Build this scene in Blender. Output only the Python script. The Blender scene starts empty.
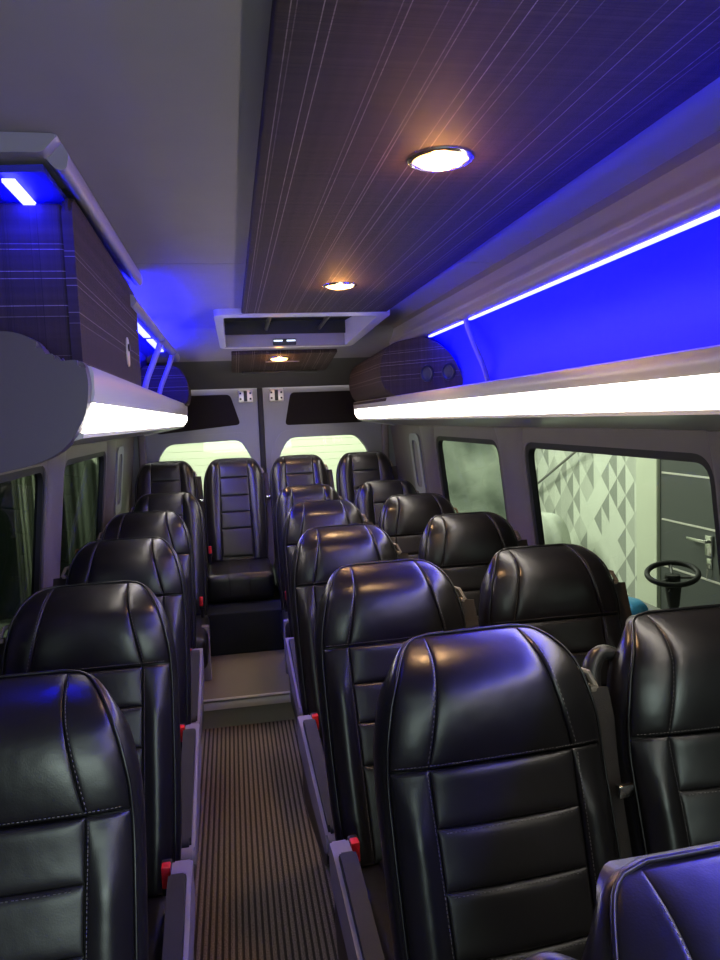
import bpy, bmesh, math, random
from mathutils import Vector, Matrix
C = bpy.context.scene.collection
PI = math.pi
random.seed(4)

# ------------------------------------------------------------------ materials
def newmat(name):
    m = bpy.data.materials.new(name); m.use_nodes = True
    nt = m.node_tree
    return m, nt, nt.nodes['Principled BSDF']

def N(nt, t, **kw):
    n = nt.nodes.new(t)
    for k, v in kw.items():
        if k.startswith('i_'):
            n.inputs[k[2:].replace('_', ' ')].default_value = v
        else:
            setattr(n, k, v)
    return n

def plain(name, col, rough=.5, metal=0., bump=0., bscale=200., coat=0., var=0., spec=.5):
    m, nt, b = newmat(name)
    b.inputs['Base Color'].default_value = (*col, 1)
    b.inputs['Roughness'].default_value = rough
    b.inputs['Metallic'].default_value = metal
    b.inputs['Coat Weight'].default_value = coat
    b.inputs['Specular IOR Level'].default_value = spec
    tc = N(nt, 'ShaderNodeTexCoord')
    if var:
        n = N(nt, 'ShaderNodeTexNoise', i_Scale=6., i_Detail=4.)
        nt.links.new(tc.outputs['Object'], n.inputs['Vector'])
        mx = N(nt, 'ShaderNodeMix', data_type='RGBA')
        mx.inputs['A'].default_value = (*[c * (1 - var) for c in col], 1)
        mx.inputs['B'].default_value = (*[min(1, c * (1 + var)) for c in col], 1)
        nt.links.new(n.outputs['Fac'], mx.inputs['Factor'])
        nt.links.new(mx.outputs['Result'], b.inputs['Base Color'])
    if bump:
        n = N(nt, 'ShaderNodeTexNoise', i_Scale=bscale, i_Detail=2.)
        nt.links.new(tc.outputs['Object'], n.inputs['Vector'])
        bp = N(nt, 'ShaderNodeBump', i_Strength=bump, i_Distance=.002)
        nt.links.new(n.outputs['Fac'], bp.inputs['Height'])
        nt.links.new(bp.outputs['Normal'], b.inputs['Normal'])
    return m

def emit(name, col, s):
    m, nt, b = newmat(name)
    b.inputs['Base Color'].default_value = (.8, .8, .8, 1)
    b.inputs['Emission Color'].default_value = (*col, 1)
    b.inputs['Emission Strength'].default_value = s
    return m

def leather(name, col=(.0095, .0085, .0095), rough=.30):
    m, nt, b = newmat(name)
    b.inputs['Base Color'].default_value = (*col, 1)
    b.inputs['Specular IOR Level'].default_value = .62
    tc = N(nt, 'ShaderNodeTexCoord')
    v = N(nt, 'ShaderNodeTexVoronoi', i_Scale=420.)
    n = N(nt, 'ShaderNodeTexNoise', i_Scale=9., i_Detail=3.)
    w = N(nt, 'ShaderNodeTexNoise', i_Scale=14., i_Detail=2.)
    for q in (v, n, w): nt.links.new(tc.outputs['Object'], q.inputs['Vector'])
    mr = N(nt, 'ShaderNodeMapRange'); mr.inputs['To Min'].default_value = rough - .05; mr.inputs['To Max'].default_value = rough + .08
    nt.links.new(n.outputs['Fac'], mr.inputs['Value']); nt.links.new(mr.outputs['Result'], b.inputs['Roughness'])
    b1 = N(nt, 'ShaderNodeBump', i_Strength=.12, i_Distance=.0006)
    b2 = N(nt, 'ShaderNodeBump', i_Strength=.28, i_Distance=.006)
    nt.links.new(v.outputs['Distance'], b1.inputs['Height'])
    nt.links.new(w.outputs['Fac'], b2.inputs['Height'])
    nt.links.new(b1.outputs['Normal'], b2.inputs['Normal'])
    nt.links.new(b2.outputs['Normal'], b.inputs['Normal'])
    return m

def fabric(name, axis, cross, dens=26., seed=0.):
    """dark woven cloth with thin pale threads at irregular gaps across `axis` (0,1,2)"""
    m, nt, b = newmat(name)
    L = nt.links.new
    tc = N(nt, 'ShaderNodeTexCoord')
    sx = N(nt, 'ShaderNodeSeparateXYZ'); L(tc.outputs['Object'], sx.inputs[0])
    a = sx.outputs[axis]; c = sx.outputs[cross]
    def math_(op, x, y=None, z=None):
        n = N(nt, 'ShaderNodeMath', operation=op)
        for i, q in enumerate((x, y, z)):
            if q is None: continue
            if isinstance(q, (int, float)): n.inputs[i].default_value = q
            else: L(q, n.inputs[i])
        return n.outputs[0]
    def noise1(w, sc, det=0.):
        n = N(nt, 'ShaderNodeTexNoise', noise_dimensions='1D'); n.inputs['Scale'].default_value = sc
        n.inputs['Detail'].default_value = det
        L(w, n.inputs['W']); return n.outputs['Fac']
    # irregular thread lines: cells of random brightness
    def lines(co, sc, off, thr):
        x = math_('MULTIPLY_ADD', co, sc, off)
        fl = math_('FLOOR', x); fr = math_('FRACT', x)
        wn = N(nt, 'ShaderNodeTexWhiteNoise', noise_dimensions='1D'); L(fl, wn.inputs['W'])
        on = math_('GREATER_THAN', wn.outputs['Value'], thr)
        thin = math_('LESS_THAN', math_('ABSOLUTE', math_('SUBTRACT', fr, .5)), .22)
        wn2 = N(nt, 'ShaderNodeTexWhiteNoise', noise_dimensions='1D'); L(math_('ADD', fl, 71.3), wn2.inputs['W'])
        return math_('MULTIPLY', math_('MULTIPLY', on, thin), math_('MULTIPLY_ADD', wn2.outputs['Value'], .7, .3))
    l1 = lines(a, 240., seed, .87)
    brk = N(nt, 'ShaderNodeTexNoise', i_Scale=1., i_Detail=2.)
    cmb = N(nt, 'ShaderNodeCombineXYZ'); L(math_('MULTIPLY', a, 90.), cmb.inputs[0]); L(math_('MULTIPLY', c, 35.), cmb.inputs[1])
    L(cmb.outputs[0], brk.inputs['Vector'])
    l1 = math_('MULTIPLY', l1, math_('SMOOTH_MIN', math_('MULTIPLY', brk.outputs['Fac'], 1.6), 1., .2))
    d2 = lines(c, 300., seed + 9, .80)
    fine = math_('SINE', math_('MULTIPLY', a, 3600.)); fine2 = math_('SINE', math_('MULTIPLY', c, 3000.))
    weave = math_('MULTIPLY_ADD', math_('MULTIPLY', fine, fine2), .18, 1.)
    slow = noise1(a, 40., 2.); slow2 = noise1(c, 60., 2.)
    tone = math_('MULTIPLY', weave, math_('ADD', math_('ADD', slow, slow2), -.1))
    mx = N(nt, 'ShaderNodeMix', data_type='RGBA'); mx.inputs['A'].default_value = (.014, .0088, .0082, 1); mx.inputs['B'].default_value = (.068, .044, .040, 1)
    L(math_('MULTIPLY', tone, .6), mx.inputs['Factor'])
    m2 = N(nt, 'ShaderNodeMix', data_type='RGBA'); L(mx.outputs['Result'], m2.inputs['A']); m2.inputs['B'].default_value = (.34, .27, .25, 1)
    L(l1, m2.inputs['Factor'])
    m3 = N(nt, 'ShaderNodeMix', data_type='RGBA'); L(m2.outputs['Result'], m3.inputs['A']); m3.inputs['B'].default_value = (.012, .009, .01, 1)
    L(math_('MULTIPLY', d2, .75), m3.inputs['Factor'])
    L(m3.outputs['Result'], b.inputs['Base Color'])
    b.inputs['Roughness'].default_value = .7
    b.inputs['Specular IOR Level'].default_value = .25
    bp = N(nt, 'ShaderNodeBump', i_Strength=.4, i_Distance=.001)
    L(math_('ADD', math_('MULTIPLY', fine, fine2), l1), bp.inputs['Height']); L(bp.outputs['Normal'], b.inputs['Normal'])
    return m

def ribbed():
    m, nt, b = newmat('ribbed_carpet'); L = nt.links.new
    tc = N(nt, 'ShaderNodeTexCoord'); sx = N(nt, 'ShaderNodeSeparateXYZ'); L(tc.outputs['Object'], sx.inputs[0])
    w = N(nt, 'ShaderNodeMath', operation='MULTIPLY'); L(sx.outputs[0], w.inputs[0]); w.inputs[1].default_value = 2 * PI / .0205
    s = N(nt, 'ShaderNodeMath', operation='SINE'); L(w.outputs[0], s.inputs[0])
    cr = N(nt, 'ShaderNodeValToRGB'); cr.color_ramp.elements[0].position = 0.22; cr.color_ramp.elements[1].position = .5
    mr = N(nt, 'ShaderNodeMapRange'); mr.inputs['From Min'].default_value = -1; L(s.outputs[0], mr.inputs['Value']); L(mr.outputs['Result'], cr.inputs['Fac'])
    cr.color_ramp.elements[0].color = (.055, .044, .040, 1); cr.color_ramp.elements[1].color = (.235, .190, .165, 1)
    n = N(nt, 'ShaderNodeTexNoise', i_Scale=260., i_Detail=3.); L(tc.outputs['Object'], n.inputs['Vector'])
    mm = N(nt, 'ShaderNodeMapRange'); mm.inputs['From Min'].default_value = .3; mm.inputs['From Max'].default_value = .7
    mm.inputs['To Min'].default_value = .4; mm.inputs['To Max'].default_value = 1.5; L(n.outputs['Fac'], mm.inputs['Value'])
    mx = N(nt, 'ShaderNodeVectorMath', operation='SCALE'); L(cr.outputs['Color'], mx.inputs[0]); L(mm.outputs['Result'], mx.inputs['Scale'])
    L(mx.outputs[0], b.inputs['Base Color']); b.inputs['Roughness'].default_value = .95
    b.inputs['Specular IOR Level'].default_value = .1
    bp = N(nt, 'ShaderNodeBump', i_Strength=.8, i_Distance=.004); L(mr.outputs['Result'], bp.inputs['Height'])
    b2 = N(nt, 'ShaderNodeBump', i_Strength=.5, i_Distance=.002); L(n.outputs['Fac'], b2.inputs['Height']); L(bp.outputs['Normal'], b2.inputs['Normal'])
    L(b2.outputs['Normal'], b.inputs['Normal'])
    return m

def wallpaper():
    """pale paper with rows of grey shaded diamonds in the y-z plane"""
    m, nt, b = newmat('diamond_wallpaper'); L = nt.links.new
    tc = N(nt, 'ShaderNodeTexCoord'); sx = N(nt, 'ShaderNodeSeparateXYZ'); L(tc.outputs['Object'], sx.inputs[0])
    def M(op, x, y=None):
        n = N(nt, 'ShaderNodeMath', operation=op)
        for i, q in enumerate((x, y)):
            if q is None: continue
            if isinstance(q, (int, float)): n.inputs[i].default_value = q
            else: L(q, n.inputs[i])
        return n.outputs[0]
    PY, PZ = .30, .30
    y = M('DIVIDE', sx.outputs[1], PY); z = M('DIVIDE', sx.outputs[2], PZ)
    p = M('ADD', y, z); q = M('SUBTRACT', y, z)
    fp = M('FLOOR', p); fq = M('FLOOR', q)
    cb = N(nt, 'ShaderNodeCombineXYZ'); L(fp, cb.inputs[0]); L(fq, cb.inputs[1])
    # left/right halves of every diamond get tones of their own
    cy = M('MULTIPLY', M('ADD', M('ADD', fp, fq), 1.), .5)
    side = M('GREATER_THAN', y, cy); L(side, cb.inputs[2])
    wn = N(nt, 'ShaderNodeTexWhiteNoise', noise_dimensions='3D'); L(cb.outputs[0], wn.inputs['Vector'])
    cb2 = N(nt, 'ShaderNodeCombineXYZ'); L(fp, cb2.inputs[0]); L(fq, cb2.inputs[1])
    w2 = N(nt, 'ShaderNodeTexWhiteNoise', noise_dimensions='2D'); L(cb2.outputs[0], w2.inputs['Vector']); v2 = w2.outputs['Value']
    e0 = M('LESS_THAN', v2, .45); e1 = M('GREATER_THAN', v2, .72)
    t = M('ADD', M('MULTIPLY', e0, M('ADD', M('MULTIPLY', side, .72), .03)), M('MULTIPLY', e1, M('ADD', M('MULTIPLY', side, .10), .30)))
    t = M('ADD', t, M('MULTIPLY', wn.outputs['Value'], .14))
    mx = N(nt, 'ShaderNodeMix', data_type='RGBA'); mx.inputs['A'].default_value = (.62, .66, .56, 1); mx.inputs['B'].default_value = (.20, .22, .19, 1)
    L(t, mx.inputs['Factor']); L(mx.outputs['Result'], b.inputs['Base Color']); b.inputs['Roughness'].default_value = .8
    return m

def glass(name, tint, g=.12):
    m = bpy.data.materials.new(name); m.use_nodes = True; nt = m.node_tree
    nt.nodes.remove(nt.nodes['Principled BSDF']); out = nt.nodes['Material Output']
    t = N(nt, 'ShaderNodeBsdfTransparent'); t.inputs[0].default_value = (*tint, 1)
    gl = N(nt, 'ShaderNodeBsdfGlossy'); gl.inputs['Roughness'].default_value = .02
    lw = N(nt, 'ShaderNodeLayerWeight'); lw.inputs['Blend'].default_value = .5
    pw = N(nt, 'ShaderNodeMath', operation='POWER'); nt.links.new(lw.outputs['Facing'], pw.inputs[0]); pw.inputs[1].default_value = 4.
    fr = N(nt, 'ShaderNodeMath', operation='MULTIPLY_ADD'); nt.links.new(pw.outputs[0], fr.inputs[0]); fr.inputs[1].default_value = .5; fr.inputs[2].default_value = .025
    mx = N(nt, 'ShaderNodeMixShader'); nt.links.new(fr.outputs[0], mx.inputs[0])
    nt.links.new(t.outputs[0], mx.inputs[1]); nt.links.new(gl.outputs[0], mx.inputs[2])
    nt.links.new(mx.outputs[0], out.inputs[0])
    return m

def misty(name):
    m, nt, b = newmat(name); L = nt.links.new
    tc = N(nt, 'ShaderNodeTexCoord'); mp = N(nt, 'ShaderNodeMapping'); mp.inputs['Scale'].default_value = (1, 3.2, .8)
    n = N(nt, 'ShaderNodeTexNoise', i_Scale=1.6, i_Detail=6., i_Distortion=.4); L(tc.outputs['Object'], mp.inputs[0]); L(mp.outputs[0], n.inputs['Vector'])
    cr = N(nt, 'ShaderNodeValToRGB'); cr.color_ramp.elements[0].position = .36; cr.color_ramp.elements[1].position = .66  # soft noise mixes darker and paler green-grey tones
    cr.color_ramp.elements[0].color = (.12, .15, .12, 1); cr.color_ramp.elements[1].color = (.42, .48, .40, 1)
    L(n.outputs['Fac'], cr.inputs['Fac']); L(cr.outputs['Color'], b.inputs['Base Color']); b.inputs['Roughness'].default_value = .85
    return m

M = dict(
    leather=leather('black_leather'),
    leather_panel=leather('black_leather_panel', (.016, .0148, .0152), .37),
    thread=plain('thread', (.16, .15, .15), .7),
    black=plain('black_plastic', (.014, .014, .015), .42, bump=.1),
    rubber=plain('black_rubber', (.008, .008, .008), .6),
    lilac=plain('light_grey_plastic', (.25, .22, .27), .42, bump=.06),
    armpad=plain('dark_grey_vinyl', (.016, .015, .018), .62, bump=.1, bscale=300),
    frame=plain('grey_seat_frame', (.20, .19, .18), .5, .3),
    chrome=plain('chrome', (.75, .74, .72), .18, 1.),
    alum=plain('brushed_aluminium', (.74, .71, .66), .36, .6, bump=.1, bscale=400),
    red=plain('red_button', (.75, .02, .03), .35),
    belt=plain('belt_webbing', (.038, .030, .026), .75, bump=.5, bscale=700),
    tan=plain('belt_guide', (.24, .20, .16), .4),
    ceiling=plain('grey_headliner', (.30, .275, .29), .9, bump=.3, bscale=500, var=.06, spec=.2),
    darkceil=plain('dark_grey_headliner', (.10, .095, .095), .9, bump=.3, bscale=400, spec=.2),
    wall=plain('grey_wall_trim', (.165, .140, .140), .50, bump=.12, bscale=260, var=.08),
    rack=plain('satin_white_plastic', (.52, .50, .50), .30, bump=.03),
    rail=plain('grey_rail_plastic', (.27, .25, .28), .38, bump=.04),
    cap=plain('grey_moulded_cap', (.085, .065, .10), .42, bump=.1, bscale=350),
    liner=plain('led_blue_liner', (.018, .018, .40), .5),  # deep blue of the LED light is put into the base colour
    door=plain('grey_door_paint', (.25, .245, .27), .35, bump=.05, var=.05),
    velvet=plain('black_carpet_lining', (.022, .018, .018), .95, bump=.6, bscale=500, spec=.1),
    seat_box=plain('dark_carpet', (.016, .018, .020), .95, bump=.8, bscale=350, var=.3, spec=.1),
    vinyl=plain('brown_vinyl_floor', (.20, .165, .115), .42, bump=.2, bscale=500, var=.08),
    riser=plain('grey_vinyl_riser', (.24, .22, .18), .45, bump=.1),
    carpet=ribbed(),
    strip=emit('white_light_strip', (1, .91, .79), 16.),
    led=emit('blue_led_strip', (.0068, .0072, 1), 140.),
    warm=emit('warm_lamp', (1, .50, .11), 6.),
    hatchglint=emit('small_hatch_glint', (.8, .95, 1), 1.2),  # painted glint on the hatch handle, made to glow; no lamp
    fab_x=fabric('dark_striped_cloth_ceiling', 0, 1),
    fab_z=fabric('dark_striped_cloth_bin', 2, 0, seed=3.),
    fab_y=fabric('dark_striped_cloth_bin_side', 2, 1, seed=7.),
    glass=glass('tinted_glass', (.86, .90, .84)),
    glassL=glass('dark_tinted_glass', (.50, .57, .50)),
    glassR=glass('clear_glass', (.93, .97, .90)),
    paper=wallpaper(), misty=misty('mottled_pale_plaster'),
    pale=plain('pale_plaster', (.52, .56, .44), .85, bump=.2, var=.05),
    gdoor=plain('dark_grey_door_panel', (.062, .068, .066), .5, bump=.05),
    concrete=plain('concrete', (.20, .20, .18), .8, var=.2),
    gwall=plain('dark_green_wall', (.035, .045, .038), .8, var=.3),
    cloth=plain('pale_green_curtain', (.34, .33, .26), .9, bump=.3), cloth2=plain('dull_green_curtain', (.17, .175, .145), .9, bump=.3),
    sheet=plain('pale_dust_sheet', (.50, .54, .46), .7, bump=.1),
    blue=plain('blue_plastic_sheet', (.03, .22, .42), .4),
    wood=plain('wood', (.24, .20, .13), .7, var=.2),
)

# ------------------------------------------------------------------ mesh helpers
def mesh_of(bm, name, mat, smooth=True, ang=40):
    bmesh.ops.recalc_face_normals(bm, faces=bm.faces)
    me = bpy.data.meshes.new(name); bm.to_mesh(me); bm.free()
    for mm in (mat if isinstance(mat, (list, tuple)) else [mat]): me.materials.append(mm)
    if smooth:
        me.polygons.foreach_set('use_smooth', [True] * len(me.polygons))
        me.set_sharp_from_angle(angle=math.radians(ang))
    return me

def link(name, me, parent=None, loc=(0, 0, 0), rot=(0, 0, 0)):
    o = bpy.data.objects.new(name, me); C.objects.link(o); o.location = loc; o.rotation_euler = rot
    if parent: o.parent = parent
    return o

def obj(name, bm, mat, parent=None, smooth=True, ang=40):
    return link(name, mesh_of(bm, name, mat, smooth, ang), parent)

def tag(o, label, cat, group=None, kind=None):
    if kind == 'structure': o['kind'] = 'structure'
    else:
        if kind: o['kind'] = kind
        o['category'] = cat
    if label: o['label'] = label
    if group: o['group'] = group
    return o

def struct(name, bm, mat, label=None, smooth=True):
    o = obj(name, bm, mat, None, smooth); o['kind'] = 'structure'
    if label: o['label'] = label
    return o

def empty(name, loc, label, cat, group=None):
    o = bpy.data.objects.new(name, None); C.objects.link(o); o.location = loc; o.empty_display_size = .05
    return tag(o, label, cat, group)

def box(bm, x0, x1, y0, y1, z0, z1, bev=0., seg=3, mi=0):
    t = bmesh.new(); bmesh.ops.create_cube(t, size=1)
    for v in t.verts:
        v.co = Vector(((x0 + x1) / 2 + v.co.x * (x1 - x0), (y0 + y1) / 2 + v.co.y * (y1 - y0), (z0 + z1) / 2 + v.co.z * (z1 - z0)))
    if bev: bmesh.ops.bevel(t, geom=t.edges[:], offset=bev, segments=seg, affect='EDGES', profile=.5, clamp_overlap=True)
    merge(bm, t, mi); return bm

def merge(bm, t, mi=0, mat=None):
    mp = {}
    for v in t.verts: mp[v] = bm.verts.new(mat @ v.co if mat else v.co)
    for f in t.faces:
        try:
            g = bm.faces.new([mp[v] for v in f.verts]); g.material_index = mi
        except ValueError: pass
    t.free()

def prism(bm, pts, axis, a0, a1, bev=0., mi=0, seg=2):
    """closed outline pts extruded along axis; pts are the two other coordinates in xyz order"""
    def mk(p, a):
        if axis == 'x': return Vector((a, p[0], p[1]))
        if axis == 'y': return Vector((p[0], a, p[1]))
        return Vector((p[0], p[1], a))
    t = bmesh.new()
    A = [t.verts.new(mk(p, a0)) for p in pts]; B = [t.verts.new(mk(p, a1)) for p in pts]
    fa = t.faces.new(A); fb = t.faces.new(B[::-1])
    n = len(pts)
    for i in range(n): t.faces.new((A[i], B[i], B[(i + 1) % n], A[(i + 1) % n]))
    if bev:
        es = list(set(fa.edges) | set(fb.edges))
        bmesh.ops.bevel(t, geom=es, offset=bev, segments=seg, affect='EDGES', clamp_overlap=True)
    merge(bm, t, mi); return bm

def tube(bm, pts, r, seg=8, closed=False, mi=0, flat=1.):
    pts = [Vector(p) for p in pts]; n = len(pts); rings = []
    up0 = None
    for i, p in enumerate(pts):
        if closed: d = pts[(i + 1) % n] - pts[i - 1]
        else: d = pts[min(i + 1, n - 1)] - pts[max(i - 1, 0)]
        d.normalize()
        if up0 is None: up0 = d.orthogonal().normalized()
        up0 = (up0 - d * up0.dot(d)).normalized(); s = d.cross(up0)
        rr = r[i] if isinstance(r, (list, tuple)) else r
        rings.append([bm.verts.new(p + (up0 * math.cos(a) + s * math.sin(a) * flat) * rr) for a in [2 * PI * k / seg for k in range(seg)]])
    m = n if closed else n - 1
    for i in range(m):
        A, B = rings[i], rings[(i + 1) % n]
        for k in range(seg):
            f = bm.faces.new((A[k], A[(k + 1) % seg], B[(k + 1) % seg], B[k])); f.material_index = mi
    if not closed:
        bm.faces.new(rings[0][::-1]).material_index = mi; bm.faces.new(rings[-1]).material_index = mi
    return bm

def lathe(bm, prof, c, seg=32, axis='z', mi=0):
    rings = []
    for (r, h) in prof:
        ring = []
        for k in range(seg):
            a = 2 * PI * k / seg
            p = (r * math.cos(a), r * math.sin(a), h)
            if axis == 'y': p = (p[0], p[2], p[1])
            if axis == 'x': p = (p[2], p[0], p[1])
            ring.append(bm.verts.new(Vector(c) + Vector(p)))
        rings.append(ring)
    for A, B in zip(rings, rings[1:]):
        for k in range(seg): bm.faces.new((A[k], A[(k + 1) % seg], B[(k + 1) % seg], B[k])).material_index = mi
    for R_ in (rings[0], rings[-1]):
        try: bm.faces.new(R_).material_index = mi
        except ValueError: pass
    return bm

def catmull(pts, n=6, closed=False):
    P = [Vector(p) for p in pts]; out = []; m = len(P)
    rng = range(m) if closed else range(m - 1)
    for i in rng:
        if closed: p0, p1, p2, p3 = P[i - 1], P[i], P[(i + 1) % m], P[(i + 2) % m]
        else: p0, p1, p2, p3 = P[max(i - 1, 0)], P[i], P[i + 1], P[min(i + 2, m - 1)]
        for k in range(n):
            t = k / n
            out.append(.5 * ((2 * p1) + (-p0 + p2) * t + (2 * p0 - 5 * p1 + 4 * p2 - p3) * t * t + (-p0 + 3 * p1 - 3 * p2 + p3) * t ** 3))
    if not closed: out.append(P[-1])
    return out

def roundpoly(pts, r, n=6):
    out = []; m = len(pts)
    for i in range(m):
        p = Vector(pts[i]); a = (Vector(pts[i - 1]) - p); b = (Vector(pts[(i + 1) % m]) - p)
        rr = min(r if not isinstance(r, (list, tuple)) else r[i], a.length * .49, b.length * .49)
        a = p + a.normalized() * rr; b = p + b.normalized() * rr
        for k in range(n + 1):
            t = k / n; out.append(tuple((1 - t) ** 2 * a + 2 * t * (1 - t) * p + t * t * b))
    return out

def holed(outer, holes, thick, to3, bm=None):
    """plate with holes: 2D loops -> mesh; to3(u, v, t) maps to 3D, t = 0 inner face, t = thick outer face"""
    bm = bm or bmesh.new(); t = bmesh.new(); es = []
    for lp in [outer] + holes:
        vs = [t.verts.new((p[0], p[1], 0)) for p in lp]
        for i in range(len(vs)): es.append(t.edges.new((vs[i], vs[(i + 1) % len(vs)])))
    bmesh.ops.triangle_fill(t, use_beauty=True, use_dissolve=False, edges=es)
    be = [e for e in t.edges if len(e.link_faces) == 1]
    m0 = {v: bm.verts.new(to3(v.co.x, v.co.y, 0)) for v in t.verts}
    m1 = {v: bm.verts.new(to3(v.co.x, v.co.y, thick)) for v in t.verts}
    for f in t.faces:
        bm.faces.new([m0[v] for v in f.verts]); bm.faces.new([m1[v] for v in reversed(f.verts)])
    for e in be:
        a, b = e.verts; bm.faces.new((m0[a], m0[b], m1[b], m1[a]))
    t.free(); return bm

def ease(a, b, n, k=.65):
    """n+1 samples from a to b crowded towards both ends"""
    out = []
    for i in range(n + 1):
        t = i / n; c = (1 - math.cos(PI * t)) / 2
        out.append(a + (b - a) * ((1 - k) * t + k * c))
    return out

# ------------------------------------------------------------------ passenger seat
# local frame: x across, y depth (+ away from the aisle front), z up from the cushion datum; top of backrest at (0, 0, 1.17 - datum)
TOP = Vector((0, 0.0, 0)); HL = .77
TILT = math.radians(17.5)
DV = Vector((0, -math.sin(TILT), -math.cos(TILT)))       # down the backrest
NV = Vector((0, -math.cos(TILT), math.sin(TILT)))        # out of its front face
def P3(x, d, h): return Vector((x, 0, 1.17)) + DV * d + NV * h
W1 = [(0, .085), (.006, .118), (.02, .140), (.05, .162), (.09, .180), (.14, .194), (.2, .204), (.28, .207), (.45, .206), (.62, .202), (.77, .195)]
W2 = [(0, .07), (.006, .11), (.02, .138), (.05, .167), (.09, .187), (.14, .202), (.2, .210), (.28, .213), (.45, .213), (.62, .21), (.77, .205)]
def width(d, style):
    T = W1 if style == 1 else W2
    n = len(T)
    for i in range(n - 1):
        (a, wa), (b, wb) = T[i], T[i + 1]
        if d <= b:
            t = (d - a) / (b - a)
            def sl(j):
                if j <= 0: return (T[1][1] - T[0][1]) / (T[1][0] - T[0][0])
                if j >= n - 1: return 0.
                u = (T[j][1] - T[j - 1][1]) / (T[j][0] - T[j - 1][0]); v = (T[j + 1][1] - T[j][1]) / (T[j + 1][0] - T[j][0])
                return 2 * u * v / (u + v) if u * v > 0 else 0.
            h = b - a; t2, t3 = t * t, t * t * t
            return (2 * t3 - 3 * t2 + 1) * wa + (t3 - 2 * t2 + t) * h * sl(i) + (-2 * t3 + 3 * t2) * wb + (t3 - t2) * h * sl(i + 1)
    return T[-1][1]
def face_h(x, d, style):
    w = width(d, style); s = abs(x) / max(w, .188)
    h = .052 - .012 * s ** 2 - .018 * s ** 6
    if d < .11: h -= .085 * ((.11 - d) / .11) ** 2.4
    if style == 1:
        h += .020 * math.exp(-((d - .13) / .10) ** 2)
        if d > .24: h += .016 * math.exp(-((s - .82) / .16) ** 2) * min(1, (d - .24) / .1)
    else:
        h += .016 * math.exp(-((s - .75) / .2) ** 2)
    return h
def seam1(d):   # half distance between the two headrest / panel seams, style 1
    if d < .225: return .094 + .042 * (d / .225) ** 1.3
    return .136 - .012 * min(1, (d - .225) / .5)
def seam2(d): return .100 + .012 * d
def patch(bm, fx0, fx1, d0, d1, style, nu, nv, puff, pw=3.5, skirt=.03, mi=0):
    us = ease(-1, 1, nu, .75); ds = ease(d0, d1, nv, .75); G = []
    for d in ds:
        row = []
        t = 2 * (d - d0) / (d1 - d0) - 1
        for u in us:
            a, b = fx0(d), fx1(d); x = a + (b - a) * (u + 1) / 2
            pf = puff * (max(0, 1 - abs(u) ** (pw * 2.2)) * max(0, 1 - abs(t) ** (pw * 3))) ** .5
            row.append(P3(x, d, face_h(x, d, style) - .006 + pf))
        G.append(row)
    # skirt ring
    R = [[bm.verts.new(p) for p in row] for row in G]
    for i in range(nv):
        for j in range(nu): bm.faces.new((R[i][j], R[i][j + 1], R[i + 1][j + 1], R[i + 1][j])).material_index = mi
    ring = [R[0][j] for j in range(nu + 1)] + [R[i][nu] for i in range(1, nv + 1)] + [R[nv][j] for j in range(nu - 1, -1, -1)] + [R[i][0] for i in range(nv - 1, 0, -1)]
    low = [bm.verts.new(v.co - NV * skirt) for v in ring]
    n = len(ring)
    for k in range(n): bm.faces.new((ring[k], low[k], low[(k + 1) % n], ring[(k + 1) % n])).material_index = mi
    return bm

def shell_bm(style):
    """the padded body behind the face: rounded slab following the outline"""
    bm = bmesh.new(); nd = 44; ns = 28; rings = []
    for i in range(nd + 1):
        d = HL * (i / nd) ** 1.35
        w = width(d, style) + .004
        sh = .052 + .03 - .085 * ((.11 - d) / .11) ** 2.4 * .98 if d < .11 else .082
        hf = face_h(w * .98, d, style) - .004
        hb = -.058 + (.03 * ((.08 - d) / .08) ** 2 if d < .08 else 0)
        gap = .010 + .09 * min(1, d / .10) ** 1.2
        hb = max(hb, hf - gap) if d < .1 else hb
        if hb > hf - .010: hb = hf - .010
        ring = []
        mid = (hf + hb) / 2; hh = (hf - hb) / 2
        for k in range(ns):
            a = 2 * PI * k / ns; ca, sa = math.cos(a), math.sin(a)
            e = .32
            x = (w + .008 * (1 - (abs(sa)) ** 3) * min(1, d / .1)) * math.copysign(abs(ca) ** e, ca); h = mid + hh * math.copysign(abs(sa) ** .55, sa)
            ring.append(bm.verts.new(P3(x, d, h)))
        rings.append(ring)
    for A, B in zip(rings, rings[1:]):
        for k in range(ns): bm.faces.new((A[k], A[(k + 1) % ns], B[(k + 1) % ns], B[k]))
    bm.faces.new(rings[0]); bm.faces.new(rings[-1][::-1])
    return bm

def outline(style, inset=.0, dend=HL):
    L_, R_ = [], []
    n = 46
    for i in range(n + 1):
        d = dend * (i / n) ** 1.6; w = width(d, style) - inset
        hz = face_h(w, d, style) - .002
        R_.append(P3(w, d, hz)); L_.append(P3(-w, d, hz))
    mid = [P3(x, 0, face_h(x, 0, style) - .002) for x in (-.06, -.03, 0, .03, .06)]
    return L_[::-1] + mid + R_

def stitches(bm, pts, off=.0012):
    """row of short thread dashes along a polyline"""
    pts = [Vector(p) for p in pts]
    acc = 0; step = .0062
    for a, b in zip(pts, pts[1:]):
        L_ = (b - a).length; d = (b - a).normalized() if L_ else None; s = acc
        while s < L_ - .003:
            tube(bm, [a + d * s + NV * off, a + d * (s + .0036) + NV * off], .0008, 4); s += step
        acc = max(0, s - L_)

MC = {}
def cached(key, fn):
    if key not in MC: MC[key] = fn()
    return MC[key]

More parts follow.
